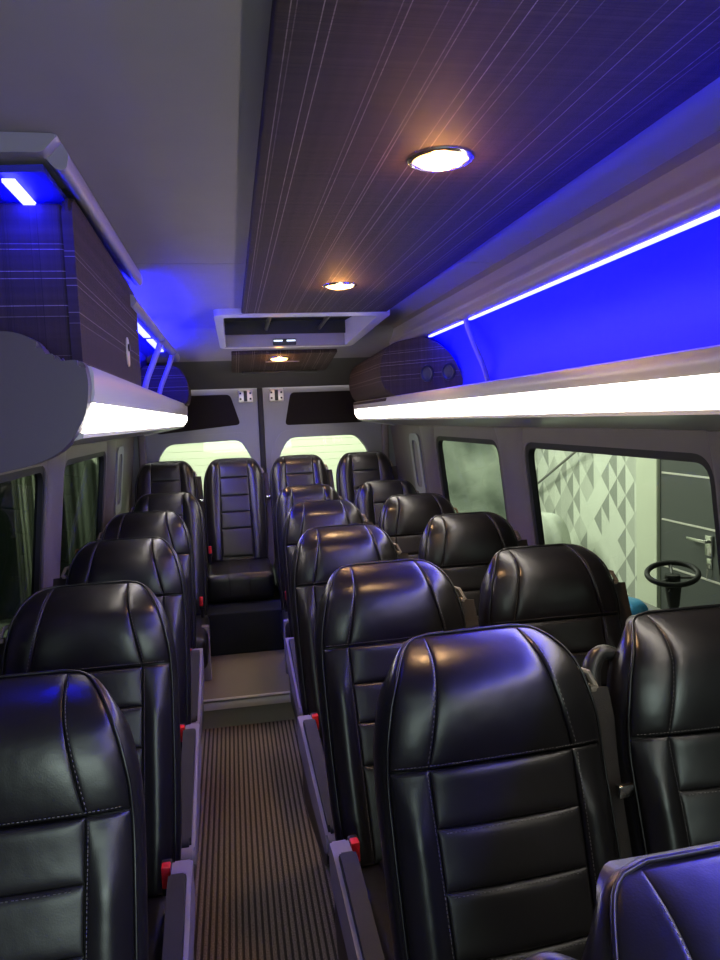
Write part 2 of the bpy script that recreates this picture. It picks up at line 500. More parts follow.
def seat_parts(style):
    def add(key, name, bm, mat, ang=50): cached((key, style), lambda: mesh_of(bm, name, mat, True, ang))
    sm = seam1 if style == 1 else seam2
    add('shell', 'back_shell', shell_bm(style), M['leather'])
    wd = lambda d: width(d, style)
    if style == 1:
        bm = bmesh.new()
        patch(bm, lambda d: -sm(d), lambda d: sm(d), .004, .225, 1, 40, 40, .006)
        patch(bm, lambda d: sm(d), lambda d: wd(d) - .003, .004, .225, 1, 18, 40, .006)
        patch(bm, lambda d: -wd(d) + .003, lambda d: -sm(d), .004, .225, 1, 18, 40, .006)
        add('head', 'headrest', bm, M['leather'])
        bm = bmesh.new(); ds = [.229, .325, .425, .532, HL - .005]
        for a, b in zip(ds, ds[1:]): patch(bm, lambda d: -sm(d), lambda d: sm(d), a, b, 1, 36, 18, .011, 2.2)
        add('panel', 'backrest_panel', bm, M['leather_panel'])
        for s, nm in ((1, 'bolR'), (-1, 'bolL')):
            bm = bmesh.new()
            if s > 0: patch(bm, lambda d: sm(d), lambda d: wd(d) - .003, .229, HL - .005, 1, 20, 50, .008)
            else: patch(bm, lambda d: -wd(d) + .003, lambda d: -sm(d), .229, HL - .005, 1, 20, 50, .008)
            add(nm, 'side_bolster', bm, M['leather'])
        seams = [[(s * (seam1(d) + .006), d) for d in [.02 + .20 * k / 24 for k in range(25)]] for s in (-1, 1)]
        seams += [[(s * (seam1(d) + .006), d) for d in [.235 + .5 * k / 30 for k in range(31)]] for s in (-1, 1)]
        seams += [[(-.195 + .39 * k / 20, .2195) for k in range(21)]]
        seams += [[(-.12 + .24 * k / 16, q + .006) for k in range(17)] for q in ds[1:4]]
    else:
        ds = [.004, .165, .30, .42, .54, HL - .03]
        bm = bmesh.new()
        for a, b in zip(ds, ds[1:]): patch(bm, lambda d: -sm(d), lambda d: sm(d), a, b, 2, 20, 16, .010, 2.4)
        add('panel', 'backrest_panel', bm, M['leather_panel'])
        for s, nm in ((1, 'bolR'), (-1, 'bolL')):
            bm = bmesh.new()
            if s > 0: patch(bm, lambda d: sm(d), lambda d: wd(d) - .003, .004, HL - .005, 2, 20, 60, .010, 2.6)
            else: patch(bm, lambda d: -wd(d) + .003, lambda d: -sm(d), .004, HL - .005, 2, 20, 60, .010, 2.6)
            add(nm, 'side_bolster', bm, M['leather'])
        seams = [[(-.07 + .14 * k / 10, q + .006) for k in range(11)] for q in ds[1:5]]
    bm = bmesh.new()
    if style == 1:
     for sline in seams: stitches(bm, [P3(x, d, face_h(x, d, style) + (-.001 if style == 1 else -.001) + .004) for x, d in sline])
    add('stitch', 'stitching', bm, M['thread'])
    bm = bmesh.new(); tube(bm, outline(style), .0028, 8)
    add('piping', 'piping', bm, M['leather'])
    # cushion
    cw = .205 if style == 1 else .226
    bm = bmesh.new(); box(bm, -cw, cw, -.745, -.20, .30 if style == 1 else .262, .45, .045, 5)
    add('cushion', 'seat_cushion', bm, M['leather'])
    bm = bmesh.new()
    if style == 2: box(bm, -.10, .10, -.747, -.24, .268, .452, .044, 5)
    else:
        for a, b in ((-.72, -.56), (-.555, -.40), (-.395, -.25)): box(bm, -.115, .115, a, b, .40, .464, .02, 4)
    add('cpanel', 'cushion_panel', bm, M['leather_panel'])

def seat_common(h):
    def mk():
        bm = bmesh.new()
        box(bm, -.19, .19, -.68, -.2, .275, .318, .006, 2)
        return mesh_of(bm, 'seat_pan', M['frame'])
    cached('pan', mk)
    def leg(y, sx):
        bm = bmesh.new()
        box(bm, sx - .022, sx + .022, y - .03, y + .03, h, .28, .006, 2)
        box(bm, sx - .03, sx + .03, y - .07, y + .07, h, h + .015, .004, 2)
        return mesh_of(bm, 'leg', M['frame'])
    for i, (y, sx) in enumerate(((-.60, -.14), (-.60, .14), (-.27, -.14), (-.27, .14))): cached(('leg', h, i), lambda: leg(y, sx))

def make_seat(x, y, label, group, style=1, aisle=1, h=0., dz=0., arm=True, belt=True, raised=0, rotz=0., buckle=True, rear=False, zr=0.):
    """h: floor height under the seat; dz lifts the whole seat (rear bench row)"""
    t = empty('passenger_seat', (x, y, dz + h if not rear else dz), label, 'seat', group)
    t.rotation_euler.z = rotz
    off = (0, 0, -h if not rear else 0)
    if ('shell', style) not in MC: seat_parts(style)
    seat_common(h)
    def L(name, key, par=t): return link(name, MC[key], par, off if par is t else (0, 0, 0))
    L('back_shell', ('shell', style)); L('backrest_panel', ('panel', style))
    L('side_bolster', ('bolL', style)); L('side_bolster', ('bolR', style))
    if style == 1: L('headrest', ('head', 1))
    L('piping', ('piping', style))
    if style == 1: L('stitching', ('stitch', style))
    cu = L('seat_cushion', ('cushion', style)); L('cushion_panel', ('cpanel', style), cu)
    L('seat_pan', 'pan')
    if not rear:
        for i in range(4): L('leg', ('leg', h, i))
    a = aisle
    if style == 2 and not rear:
        def al():
            bm = bmesh.new(); box(bm, a * .21 - .022, a * .21 + .022, -.53, -.48, .14, .45, .008, 2)
            return mesh_of(bm, 'aisle_leg', M['lilac'])
        link('aisle_leg', cached(('al', a), al), t, off)
    if arm:
        def plate():
            bm = bmesh.new()
            pts = roundpoly([(-.870, .432), (-.85, .375), (-.60, .405), (-.335, .475), (-.335, .575), (-.395, .575)], [.03, .04, .05, .02, .012, .01])
            prism(bm, pts, 'x', a * .204, a * .250, .006)
            return mesh_of(bm, 'side_plate', M['lilac'])
        def pad():
            bm = bmesh.new()
            pts = roundpoly([(-.845, .453), (-.83, .415), (-.41, .545), (-.41, .592), (-.45, .592)], [.02, .008, .01, .012, .02])
            prism(bm, pts, 'x', a * .202, a * .240, .006)
            return mesh_of(bm, 'armrest_pad', M['armpad'])
        def cov():
            bm = bmesh.new()
            pts = roundpoly([(-.80, .41), (-.74, .27), (-.30, .25), (-.30, .49), (-.6, .43)], .03)
            prism(bm, pts, 'x', a * .206, a * .236, .006)
            return mesh_of(bm, 'side_cover', M['black'])
        link('side_cover', cached(('cov', a), cov), t, off)
        link('side_plate', cached(('plate', a), plate), t, off)
        link('armrest_pad', cached(('pad', a), pad), t, off)
    if raised:
        def rb():
            bm = bmesh.new()
            pts = [P3(xx, d, hh) for xx, d, hh in ((-.16, .085, -.03), (-.20, .07, -.03), (-.226, .09, -.03), (-.236, .13, -.03), (-.237, .18, -.03), (-.230, .225, -.03), (-.20, .255, -.035))]
            pp = catmull(pts, 6); nn = len(pp)
            tube(bm, pp, [.012 + .007 * math.sin(PI * k / (nn - 1)) for k in range(nn)], 12)
            return mesh_of(bm, 'raised_armrest', M['leather_panel'])
        link('raised_armrest', cached('raised', rb), t, off)
    if buckle:
        def bk():
            bm = bmesh.new(); box(bm, a * .191 - .013, a * .191 + .013, -.365, -.325, .505, .575, .006, 3)
            tube(bm, [(a * .191, -.335, .52), (a * .195, -.30, .36)], .009, 8)
            return mesh_of(bm, 'buckle', M['black'])
        def bb():
            bm = bmesh.new(); box(bm, a * .191 - .0105, a * .191 + .0105, -.3695, -.343, .527, .5785, .004, 2)
            return mesh_of(bm, 'release_button', M['red'])
        b = link('buckle', cached(('bk', a), bk), t, off); link('release_button', cached(('bb', a), bb), b)
    if belt:
        def bt():
            bm = bmesh.new(); s = -a
            n = 22; pr = None
            for k in range(n + 1):
                u = k / n; z = 1.045 + (.40 - 1.045) * u; yy = -.045 - .22 * u + .015 * math.sin(PI * u); xx = s * (.226 + .014 * math.sin(PI * u))
                q = [bm.verts.new((xx + s * o_, yy - .3 * o_ + t_, z)) for o_, t_ in ((-.022, 0), (.022, 0), (.022, .0018), (-.022, .0018))]
                if pr:
                    for i in range(4): bm.faces.new((pr[i], pr[(i + 1) % 4], q[(i + 1) % 4], q[i]))
                else: bm.faces.new(q)
                pr = q
            bm.faces.new(pr[::-1])
            return mesh_of(bm, 'seat_belt', M['belt'])
        def gd():
            bm = bmesh.new(); s = -a
            box(bm, s * .208 - .007, s * .208 + .007, -.07, -.05, 1.045, 1.058, .004, 2)
            tube(bm, [(s * .18, -.035, 1.085), (s * .203, -.055, 1.08), (s * .216, -.062, 1.05)], .006, 8)
            return mesh_of(bm, 'belt_guide', M['tan'])
        def tg():
            bm = bmesh.new(); s = -a
            box(bm, s * .24 - .016, s * .24 + .016, -.125, -.110, .86, .885, .003, 2)
            return mesh_of(bm, 'belt_tongue', M['chrome'])
        b = link('seat_belt', cached(('belt', a), bt), t, off); link('belt_tongue', cached(('tg', a), tg), b)
        link('belt_guide', cached(('guide', a), gd), t, off)
    return t

GL = 'black leather seats in the single column along the left windows'
GA = 'black leather seats in the column right of the aisle'
GW = 'black leather seats in the column along the right windows'
GR = 'black leather seats of the raised back row'
LS = [(-.395, 1.265, 'nearest black leather seat left of the aisle, cut off by the left picture edge'),
      (-.39, 1.98, 'black leather seat in the left column, second from the front, below near left window'),
      (-.405, 2.75, 'black leather seat left of the aisle, third from the front, below the left window pillar'),
      (-.425, 3.58, 'black leather seat left of the aisle, fourth from the front, last before the narrow-panelled seat'),
      (-.41, 4.55, 'black seat with grey centre panel, in the left column just before the back row')]
for i, (x, y, lb) in enumerate(LS):
    make_seat(x, y, lb, GL, 2 if i == 4 else 1, 1, h=.14 if i == 4 else 0., arm=i < 4, zr=0)
AS = [(.444, .552, 'nearest black seat top at bottom right, with blue sheen, only its head showing'),
      (.436, 1.28, 'large black leather seat right of the aisle, its padded backrest in full view'),
      (.41, 1.98, 'black leather seat with blue-lit head directly behind the large front seat right of the aisle'),
      (.403, 2.73, 'third fully seen seat right of the aisle, black leather with blue shine'),
      (.44, 3.62, 'purple-tinted black seat with two head seams, right of the aisle beside the floor step'),
      (.458, 4.53, 'black seat with grey centre panel, right of the aisle just before the raised back row')]
for i, (x, y, lb) in enumerate(AS):
    make_seat(x, y, lb, GA, 2 if i == 5 else 1, -1, h=.14 if i == 5 else 0., arm=1 <= i < 5, raised=1 if i == 0 else 0, rotz=.05 if i < 4 else .02)
WS = [(.905, 1.285, 'black leather seat at the right edge with a raised armrest on its left side'),
      (.912, 2.04, 'black leather seat below the large right window, second in the wall column'),
      (.937, 2.84, 'black leather seat below the pillar between the two right windows'),
      (.935, 3.65, 'black leather seat below the small misty right window'),
      (.972, 4.57, 'small dark seat by the right wall just before the raised back row, with centre panel')]
for i, (x, y, lb) in enumerate(WS):
    make_seat(x, y, lb, GW, 2 if i == 4 else 1, -1, h=.14 if i == 4 else 0., arm=False, raised=1 if i == 0 else 0, buckle=False)
RS = [(-.475, 'leftmost black leather seat of the back row, under the left rear door window'),
      (.007, 'back row seat facing down the aisle, its whole five-pad backrest and cushion in view'),
      (.487, 'back row seat under the right rear door window, just right of the centre door seal'),
      (.985, 'rightmost back row seat, in the corner by the right wall')]
for i, (x, lb) in enumerate(RS):
    make_seat(x, 5.40, lb, GR, 2, -1 if i != 1 else -1, dz=.15, arm=False, rear=True)

# ------------------------------------------------------------------ floor
XL, XR = -.86, 1.46
bm = bmesh.new(); box(bm, XL, XR, -1.5, 3.70, -.04, 0); struct('floor', bm, M['carpet'], 'brown ribbed aisle carpet', False)
bm = bmesh.new(); box(bm, XL, XR, 3.70, 6.0, -.04, .13); box(bm, XL, XR, 3.703, 6.0, .128, .14, .002, 1, 1)
struct('floor', bm, [M['riser'], M['vinyl']], 'raised rear floor of tan vinyl', False).name = 'floor_rear'
bm = bmesh.new(); box(bm, XL, XR, 3.675, 3.73, .139, .146, .002, 2); box(bm, XL, XR, 3.675, 3.70, .105, .146, .002, 2)
struct('trim_1', bm, M['alum'], 'aluminium nosing on the step')
bm = bmesh.new(); box(bm, XL + .02, XR - .02, 4.44, 5.94, .14, .405, .012, 3)
struct('trim_2', bm, M['seat_box'], 'dark carpeted box under the back row')
for sx, lb in ((-.165, 'left'), (.205, 'right')):
    pass

# ------------------------------------------------------------------ side walls, windows
def wx(z): return 1.33 + (1.5 - z) * .11
XC = .29
def side(sgn, v_u, v_v, t):   # (y, z, thickness outward) -> 3D
    return Vector((XC + sgn * (wx(v_v) - XC + t), v_u, v_v))
WB = [(-1.3, .35), (.55, 1.68), (1.85, 3.15), (3.52, 4.62)]
def wloop(y0, y1, z0, z1, g=0., r=.07): return roundpoly([(y0 - g, z0 - g), (y1 + g, z0 - g), (y1 + g, z1 + g), (y0 - g, z1 + g)], r + g, 7)
wn = 1
for sgn, nm in ((-1, 'left'), (1, 'right')):
    holes = [wloop(a, b, .70, 1.412, .022) for a, b in WB]
    bm = holed([(-1.5, .0), (6.0, .0), (6.0, 1.80), (-1.5, 1.80)], holes, .035, lambda u, v, t: side(sgn, u, v, t))
    # upper wall up to the roof
    b2 = bmesh.new()
    pts = [(wx(1.80), 1.80), (1.27, 2.0), (1.18, 2.12), (1.10, 2.18), (1.10, 2.22), (1.25, 2.22), (1.36, 2.0), (wx(1.80) + .035, 1.80)]
    prism(b2, [(XC + sgn * (p[0] - XC), p[1]) for p in pts], 'y', -1.5, 6.0); merge(bm, b2)
    # raised mouldings around the pillars
    for a in ((.45, .48), (1.745, 1.80), (3.27, 3.33), (4.72, 4.75), (5.02, 5.05)):
        pts3 = [side(sgn, (a[0] + a[1]) / 2, z, -.002) for z in (.62, .9, 1.2, 1.5)]
        tube(bm, pts3, (a[1] - a[0]) / 2, 8, flat=.25) if False else None
    struct('wall_' + nm, bm, M['wall'], 'dark mauve-grey side wall', True)
    for i, (a, b) in enumerate(WB):
        if i == 0: continue
        g = holed(wloop(a, b, .70, 1.412, .023), [wloop(a, b, .70, 1.412, -.006)], .03, lambda u, v, t: side(sgn, u, v, t + .006))
        w = struct('window_%d' % wn, g, M['rubber'], '%s side window with black rubber gasket' % nm); wn += 1
        bm = holed(wloop(a, b, .70, 1.412, -.008), [], .005, lambda u, v, t: side(sgn, u, v, t + .026))
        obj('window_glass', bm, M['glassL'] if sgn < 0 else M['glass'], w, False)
# ribbed sill mouldings on pillars
k = 3
for sgn in (-1, 1):
    for y0, y1 in ((1.71, 1.82), (3.20, 3.47), (4.68, 4.96)):
        bm = bmesh.new()
        prof = [(0, .0), (.012, .012), (.02, .03)]
        n = 14; rows = []
        for j in range(13):
            z = .62 + (1.50 - .62) * j / 12; row = []
            fl = 1 + .35 * max(0, (z - 1.3) / .2) ** 2
            for i in range(n + 1):
                u = i / n; yy = (y0 + y1) / 2 + (u - .5) * (y1 - y0) * fl
                hgt = -.020 * math.sin(PI * u) ** .6 - .001
                row.append(bm.verts.new(side(sgn, yy, z, hgt)))
            rows.append(row)
        for A, B in zip(rows, rows[1:]):
            for i in range(n): bm.faces.new((A[i], A[i + 1], B[i + 1], B[i]))
        r0 = [v for v in rows[0]]; bm.faces.new(r0); bm.faces.new(rows[-1][::-1])
        bm.faces.new([r[0] for r in rows][::-1] + []) if False else None
        struct('trim_%d' % k, bm, M['wall'], 'rounded pillar cover between side windows'); k += 1
# slim upright recess cover behind the small right window
for sgn in (1, -1):
    bm = holed(wloop(5.06, 5.30, 1.0, 1.42, .02, .05), [wloop(5.10, 5.26, 1.04, 1.39, 0, .06)], .012, lambda u, v, t: side(sgn, u, v, t - .012))
    struct('trim_%d' % k, bm, M['door'], 'slim oval frame on the rear corner wall'); k += 1

# ------------------------------------------------------------------ ceiling
CZ_ = 2.18
bm = bmesh.new()
def cz(y):
    if y <= 4.80: return CZ_
    if y <= 4.95: return CZ_ - (y - 4.80) / .15 * .12
    return 2.06 - (y - 4.95) / 1.05 * .13
ys = [-1.5, 2.838, 2.842, 2.846, 4.02, 4.73, 4.80, 4.86, 4.95, 5.3, 5.62, 5.80, 5.93]
zs = [cz(q) for q in ys]; zs[2] += .006; zs[-2] = 1.905; zs[-1] = 1.845
for (ya, za), (yb, zb) in zip(zip(ys, zs), zip(ys[1:], zs[1:])):
    mi = 1 if ya >= 5.29 else 0
    for xa, xb in (((-.56, 0.0), (.86, 1.17)) if abs(ya - 4.02) < .01 else ((-.56, 1.17),)):
        vs = [bm.verts.new(p) for p in ((xa, ya, za), (xb, ya, za), (xb, yb, zb), (xa, yb, zb))]
        f = bm.faces.new(vs); f.material_index = mi
    vs = [bm.verts.new(p) for p in ((-.9, ya, 2.24), (1.5, ya, 2.24), (1.5, yb, 2.24), (-.9, yb, 2.24))]
    bm.faces.new(vs)
vs = [bm.verts.new(p) for p in ((-.9, 5.93, 1.845), (1.5, 5.93, 1.845), (1.5, 5.93, 2.24), (-.9, 5.93, 2.24))]; bm.faces.new(vs)
bmesh.ops.remove_doubles(bm, verts=bm.verts, dist=.0005)
struct('ceiling', bm, [M['ceiling'], M['darkceil']], 'pale grey headliner', True)

p = empty('ceiling_panel', (.487, 1.5, 2.18), 'long dark cloth-covered ceiling panel with pale threads and two downlights', 'ceiling panel')
bm = bmesh.new(); box(bm, -.395, .398, -2.6, 2.44, -.03, 0, .006, 3); obj('cloth_cover', bm, M['fab_x'], p)
p2 = empty('ceiling_panel', (.395, 5.25, 2.02), 'short dark cloth-covered ceiling panel behind the hatch, above the back row', 'ceiling panel')
bm = bmesh.new(); box(bm, -.36, .36, -.28, .36, -.026, .0, .006, 3)
o = obj('cloth_cover', bm, M['fab_x'], p2); 
bm = bmesh.new(); box(bm, -.12, .12, -.03, -.015, -.030, -.025, .001, 1); obj('vent_slot', bm, M['lilac'], p2)
bm = bmesh.new(); box(bm, -.29, .29, .32, .35, -.042, -.024, .006, 2); obj('end_bar', bm, M['black'], p2)
p2.rotation_euler.x = -math.atan2(.13, 1.05)

def downlight(x, y, z, lb, rot=0., k=1.):
    t = empty('downlight', (x, y, z), lb, 'ceiling light', 'round warm downlights in the ceiling panels'); t.rotation_euler.x = rot
    bm = bmesh.new(); lathe(bm, [(.060, 0), (.063, -.005), (.070, -.005), (.074, -.002), (.075, .004), (.060, .004)], (0, 0, 0), 40)
    obj('trim_ring', bm, M['chrome'], t)
    bm = bmesh.new(); lathe(bm, [(.0001, -.013), (.02, -.0125), (.036, -.011), (.052, -.007), (.0605, -.001), (.0605, .003)], (0, 0, 0), 32)
    obj('lamp_lens', bm, M['warm'], t)
    return t
downlight(.497, 1.612, 2.1485, 'nearest and largest warm round downlight in the long dark ceiling panel')
downlight(.500, 3.143, 2.1485, 'second warm round downlight, near the rear end of the long ceiling panel')
downlight(.365, 5.12, 2.0075, 'farthest small warm downlight, behind the roof hatch above the back row', -math.atan2(.13, 1.05))

# roof hatch: moulded frame hanging under the roof, with recess
t = empty('roof_hatch', (.42, 4.40, 2.18), 'white moulded roof hatch frame with dark opening between the two ceiling panels', 'roof hatch')
def hz(x, y, dz): return Vector((x, y, dz))
bm = bmesh.new()
outer = roundpoly([(-.475, -.45), (.50, -.45), (.40, .37), (-.455, .37)], .06)
inner = roundpoly([(-.43, -.385), (.43, -.385), (.35, .335), (-.42, .335)], .04)
def hmap(u, v, s):
    zb = -.032 - (v + .45) / .82 * .10
    return Vector((u, v, zb if s == 0 else .03))
holed(outer, [inner], 1, hmap, bm)
obj('hatch_frame', bm, M['rack'], t)
bm = bmesh.new(); box(bm, -.425, .36, .315, .330, -.128, -.012, .004, 2); obj('hatch_lid', bm, M['ceiling'], t)
bm = bmesh.new(); box(bm, -.45, .47, -.41, .35, .034, .045); box(bm, -.424, .36, .300, .3145, -.050, .034); obj('hatch_roof_shade', bm, M['rubber'], t)  # black roof and slab stand in for the shade inside the opening
bm = bmesh.new(); box(bm, -.12, .03, .304, .316, -.122, -.080, .006, 3); h = obj('hatch_handle', bm, M['red'] if False else M['black'], t); h['label'] = 'dark handle recess with two bright glints'
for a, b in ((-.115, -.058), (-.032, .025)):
    bm = bmesh.new(); box(bm, a, b, .299, .305, -.098, -.088, .002, 2); obj('handle_glint', bm, M['hatchglint'], h)  # highlights drawn as small glowing slips
for xx in (-.16, .18):
    bm = bmesh.new(); tube(bm, [(xx, -.36, .0), (xx, .28, -.02)], .012, 8); obj('hatch_strut', bm, M['black'], t)

# ------------------------------------------------------------------ luggage racks
def rack(sgn, y0, y1, lb):
    def X(x): return XC + .015 + sgn * (x - XC - .015) + (.021 if sgn < 0 else 0)
    t = empty('luggage_rack', (X(1.1), (y0 + y1) / 2, 1.6), lb, 'luggage rack', 'overhead luggage racks')
    o0 = t.location
    def pr(bm, pts, a, b, bev=0.): return prism(bm, [(X(p[0]) - o0.x, p[1] - o0.z) for p in pts], 'y', a - o0.y, b - o0.y, bev)
    # shelf shell with rounded lip
    lt = .006 if sgn > 0 else .036
    lip = [(1.27, 1.632), (.985, 1.632), (.962, 1.678 + lt), (.948, 1.686 + lt), (.934, 1.682 + lt), (.929, 1.668 + lt), (.930, 1.655), (.936, 1.636), (.952, 1.634), (.957, 1.600), (.972, 1.571), (.960, 1.566), (.962, 1.556), (.985, 1.550), (1.10, 1.532), (1.30, 1.504), (1.30, 1.52), (1.27, 1.60)]
    bm = bmesh.new(); pr(bm, lip, y0, y1, .0); obj('rack_shelf', bm, M['rack'], t)
    bm = bmesh.new(); pr(bm, [(.951, 1.6345), (.938, 1.6335), (.936, 1.612), (.942, 1.594), (.956, 1.575), (.970, 1.574), (.956, 1.600)], y0 + .01, y1 - .005, 0)
    s = obj('light_strip', bm, M['strip'], t); s['label'] = 'glowing white diffuser strip'
    # liner
    bm = bmesh.new()
    inner = [(1.25, 1.634), (1.272, 1.70), (1.275, 1.80), (1.262, 1.88), (1.225, 1.965), (1.18, 2.02), (1.15, 2.05)]
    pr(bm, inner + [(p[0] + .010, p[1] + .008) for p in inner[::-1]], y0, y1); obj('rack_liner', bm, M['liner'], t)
    # rail
    bm = bmesh.new()
    big = [(1.02, 2.178), (.945, 2.174), (.932, 2.150), (.938, 2.122), (.952, 2.116), (.965, 2.125), (.985, 2.150), (1.19, 2.178)]
    if sgn > 0: rails = [([(1.19, 2.178), (1.122, 2.178), (1.124, 2.12), (1.110, 2.085), (1.118, 2.075), (1.116, 2.042), (1.135, 2.022), (1.158, 2.028), (1.19, 2.06)], y0, y1)]
    else: rails = [(big, y0 - .09, 2.96), ([(.985, 2.062), (.955, 2.060), (.943, 2.045), (.948, 2.028), (.962, 2.018), (.985, 2.018), (.992, 2.035)], 2.80, y1)]
    for rl, a, b in rails: pr(bm, roundpoly(rl, .01, 3), a, b)
    obj('rack_rail', bm, M['rail'], t)
    # end wall at the rear
    ep = [(.955, 1.60), (1.0, 1.635), (1.27, 1.635), (1.27, 1.9), (1.15, 2.09), (1.30, 2.09), (1.32, 1.55), (.97, 1.57)]
    # leds
    segs = [(y0 + .05, 3.32), (3.42, 4.02)] if sgn > 0 else [(1.66, 1.835), (3.05, 4.15), (4.28, 5.1)]
    for a, b in segs:
        bm = bmesh.new()
        if sgn > 0: pts = [(1.140, 2.015), (1.157, 2.016), (1.157, 2.025), (1.140, 2.024)]
        else:
            q = 0 if a < 2 else -.040
            m_ = 1.047 if a < 2 else 1.035; n_ = m_ + (.026 if a < 2 else .035)
            pts = [(m_, 2.098 + q), (n_, 2.098 + q), (n_, 2.106 + q), (m_, 2.106 + q)]
        pr(bm, pts, a, b); s = obj('led_strip', bm, M['led'], t); s['label'] = 'glowing blue LED strip'
    if sgn < 0:
        # sloping cover between rail and liner that carries the strip
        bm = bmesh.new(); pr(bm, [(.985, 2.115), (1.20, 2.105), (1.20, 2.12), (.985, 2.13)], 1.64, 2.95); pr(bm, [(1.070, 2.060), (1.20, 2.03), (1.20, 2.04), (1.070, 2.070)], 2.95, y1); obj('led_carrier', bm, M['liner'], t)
    for yy in ([3.37, ] if sgn > 0 else [4.0, 4.8]):
        bm = bmesh.new()
        if sgn > 0: cp = [(1.14, 2.045), (1.155, 1.99), (1.19, 1.90), (1.235, 1.80), (1.262, 1.72)]
        else: cp = [(.965, 2.035), (.985, 1.98), (1.02, 1.90), (1.055, 1.82), (1.075, 1.74), (1.08, 1.64)]
        pp = catmull([(X(q[0]) - o0.x, yy - o0.y + .03 * j / 4, q[1] - o0.z) for j, q in enumerate(cp)], 6)
        tube(bm, pp, .017, 10, flat=.7); lathe(bm, [(.0, -.02), (.022, -.02), (.022, .02), (.0, .02)], pp[0], 16, 'y')
        obj('rack_strut', bm, M['lilac'], t)
    return t, o0, X
rR, oR, XRf = rack(1, -1.2, 5.42, 'long open luggage rack along the right side, flooded with blue light')
rL, oL, XLf = rack(-1, 1.73, 5.42, 'short luggage rack on the left side, ending in a lobed grey cap')
# rounded front end cap of the left rack
def cap_bm():
    bm = bmesh.new()
    pts = [(-.305, 1.665), (-.306, 1.70), (-.312, 1.722), (-.33, 1.73), (-.365, 1.728), (-.385, 1.738), (-.400, 1.765), (-.425, 1.783), (-.455, 1.793), (-.49, 1.795), (-.58, 1.795), (-.70, 1.785), (-.74, 1.76), (-.745, 1.50), (-.70, 1.475), (-.56, 1.478), (-.50, 1.488), (-.43, 1.503), (-.375, 1.528), (-.34, 1.565), (-.315, 1.61)]
    pp = [tuple(v)[:2] for v in catmull([(a, b, 0) for a, b in pts], 4, True)]
    prism(bm, [(a - oL.x, b - oL.z) for a, b in pp], 'y', 1.69 - oL.y, 1.745 - oL.y, .014, seg=4)
    return bm
obj('end_cap', cap_bm(), M['cap'], rL)
# rear rounded ends
for r_, o_, X_ in ((rR, oR, XRf), (rL, oL, XLf)):
    bm = bmesh.new(); pts = [(.93, 1.66), (.94, 1.69), (1.25, 1.69), (1.25, 1.50), (1.0, 1.545), (.962, 1.56), (.945, 1.60)]
    prism(bm, [(X_(a) - o_.x, b - o_.z) for a, b in roundpoly(pts, .012, 3)], 'y', 5.42 - o_.y, 5.436 - o_.y, .006); obj('rear_cap', bm, M['rack'], r_)
# moulded ceiling bracket above near bin end
bm = bmesh.new()
pts = roundpoly([(-.60, 2.178), (-.60, 2.13), (-.50, 2.135), (-.40, 2.14), (-.345, 2.14), (-.31, 2.178)], .012)
prism(bm, [(a - oL.x, b - oL.z) for a, b in pts], 'y', 1.60 - oL.y, 1.83 - oL.y, .015, seg=4)
obj('rail_end_block', bm, M['rail'], rL)

# bins
t = empty('overhead_bin', (-.35, 1.80, 1.70), 'large boxy striped cloth bin with a key latch on the near left rack', 'overhead bin', 'cloth-covered overhead bins')
def rel(pts, o, ax=(0, 2)): return [(p[0] - o[ax[0]], p[1] - o[ax[1]]) for p in pts]
bm = bmesh.new(); box(bm, -.232, -.008, .02, 1.16, .028, .405, .012, 3)
for f in bm.faces: f.material_index = 0
obj('bin_body', bm, M['fab_z'], t)
bm = bmesh.new()
pts = roundpoly([(.018, .006), (1.18, .014), (1.18, .385), (.018, .425)], [.03, .03, .05, .04], 6)
prism(bm, pts, 'x', -.010, .014, .008, seg=3)
d = obj('bin_door', bm, M['fab_y'], t)
bm = bmesh.new()
pts = roundpoly([(.80, .085), (.855, .085), (.855, .185), (.80, .185)], .024, 5); prism(bm, pts, 'x', .013, .018, .002)
l = obj('bin_latch', bm, M['alum'], d)
bm = bmesh.new(); lathe(bm, [(0, 0), (.013, 0), (.013, .006), (0, .006)], (.0145 + .003, .828, .15), 16, 'x'); obj('latch_lock', bm, M['black'], l)

t = empty('overhead_bin', (-.33, 5.1, 1.68), 'small dark cloth bin at the far end of the left rack', 'overhead bin', 'cloth-covered overhead bins')
bm = bmesh.new(); pts = roundpoly([(-.25, .02), (.045, .02), (.065, .10), (.06, .18), (.02, .27), (-.03, .30), (-.25, .30)], .03, 5)
prism(bm, pts, 'y', .0, .33, .012, seg=3); obj('bin_body', bm, M['fab_y'], t)

t = empty('overhead_bin', (1.0, 4.5, 1.66), 'rounded dark cloth bin with two round speakers, far end of right rack', 'overhead bin', 'cloth-covered overhead bins')
bm = bmesh.new()
pp = [(.278, .03), (.278, .08), (.262, .15), (.228, .24), (.170, .315), (.10, .355), (.03, .355), (-.045, .335), (-.088, .27), (-.10, .18), (-.088, .10), (-.045, .035), (.08, .018)]
pp = [tuple(v)[:2] for v in catmull([(a, b, 0) for a, b in pp], 5, True)]
prism(bm, pp, 'y', 0, .90, .010, seg=3)
for v in bm.verts:
    if v.co.y < .1: v.co.y += -.30 - 1.1 * (v.co.x + .06)
    if v.co.y > .8: v.co.z *= .90
body = obj('bin_body', bm, M['fab_y'], t)
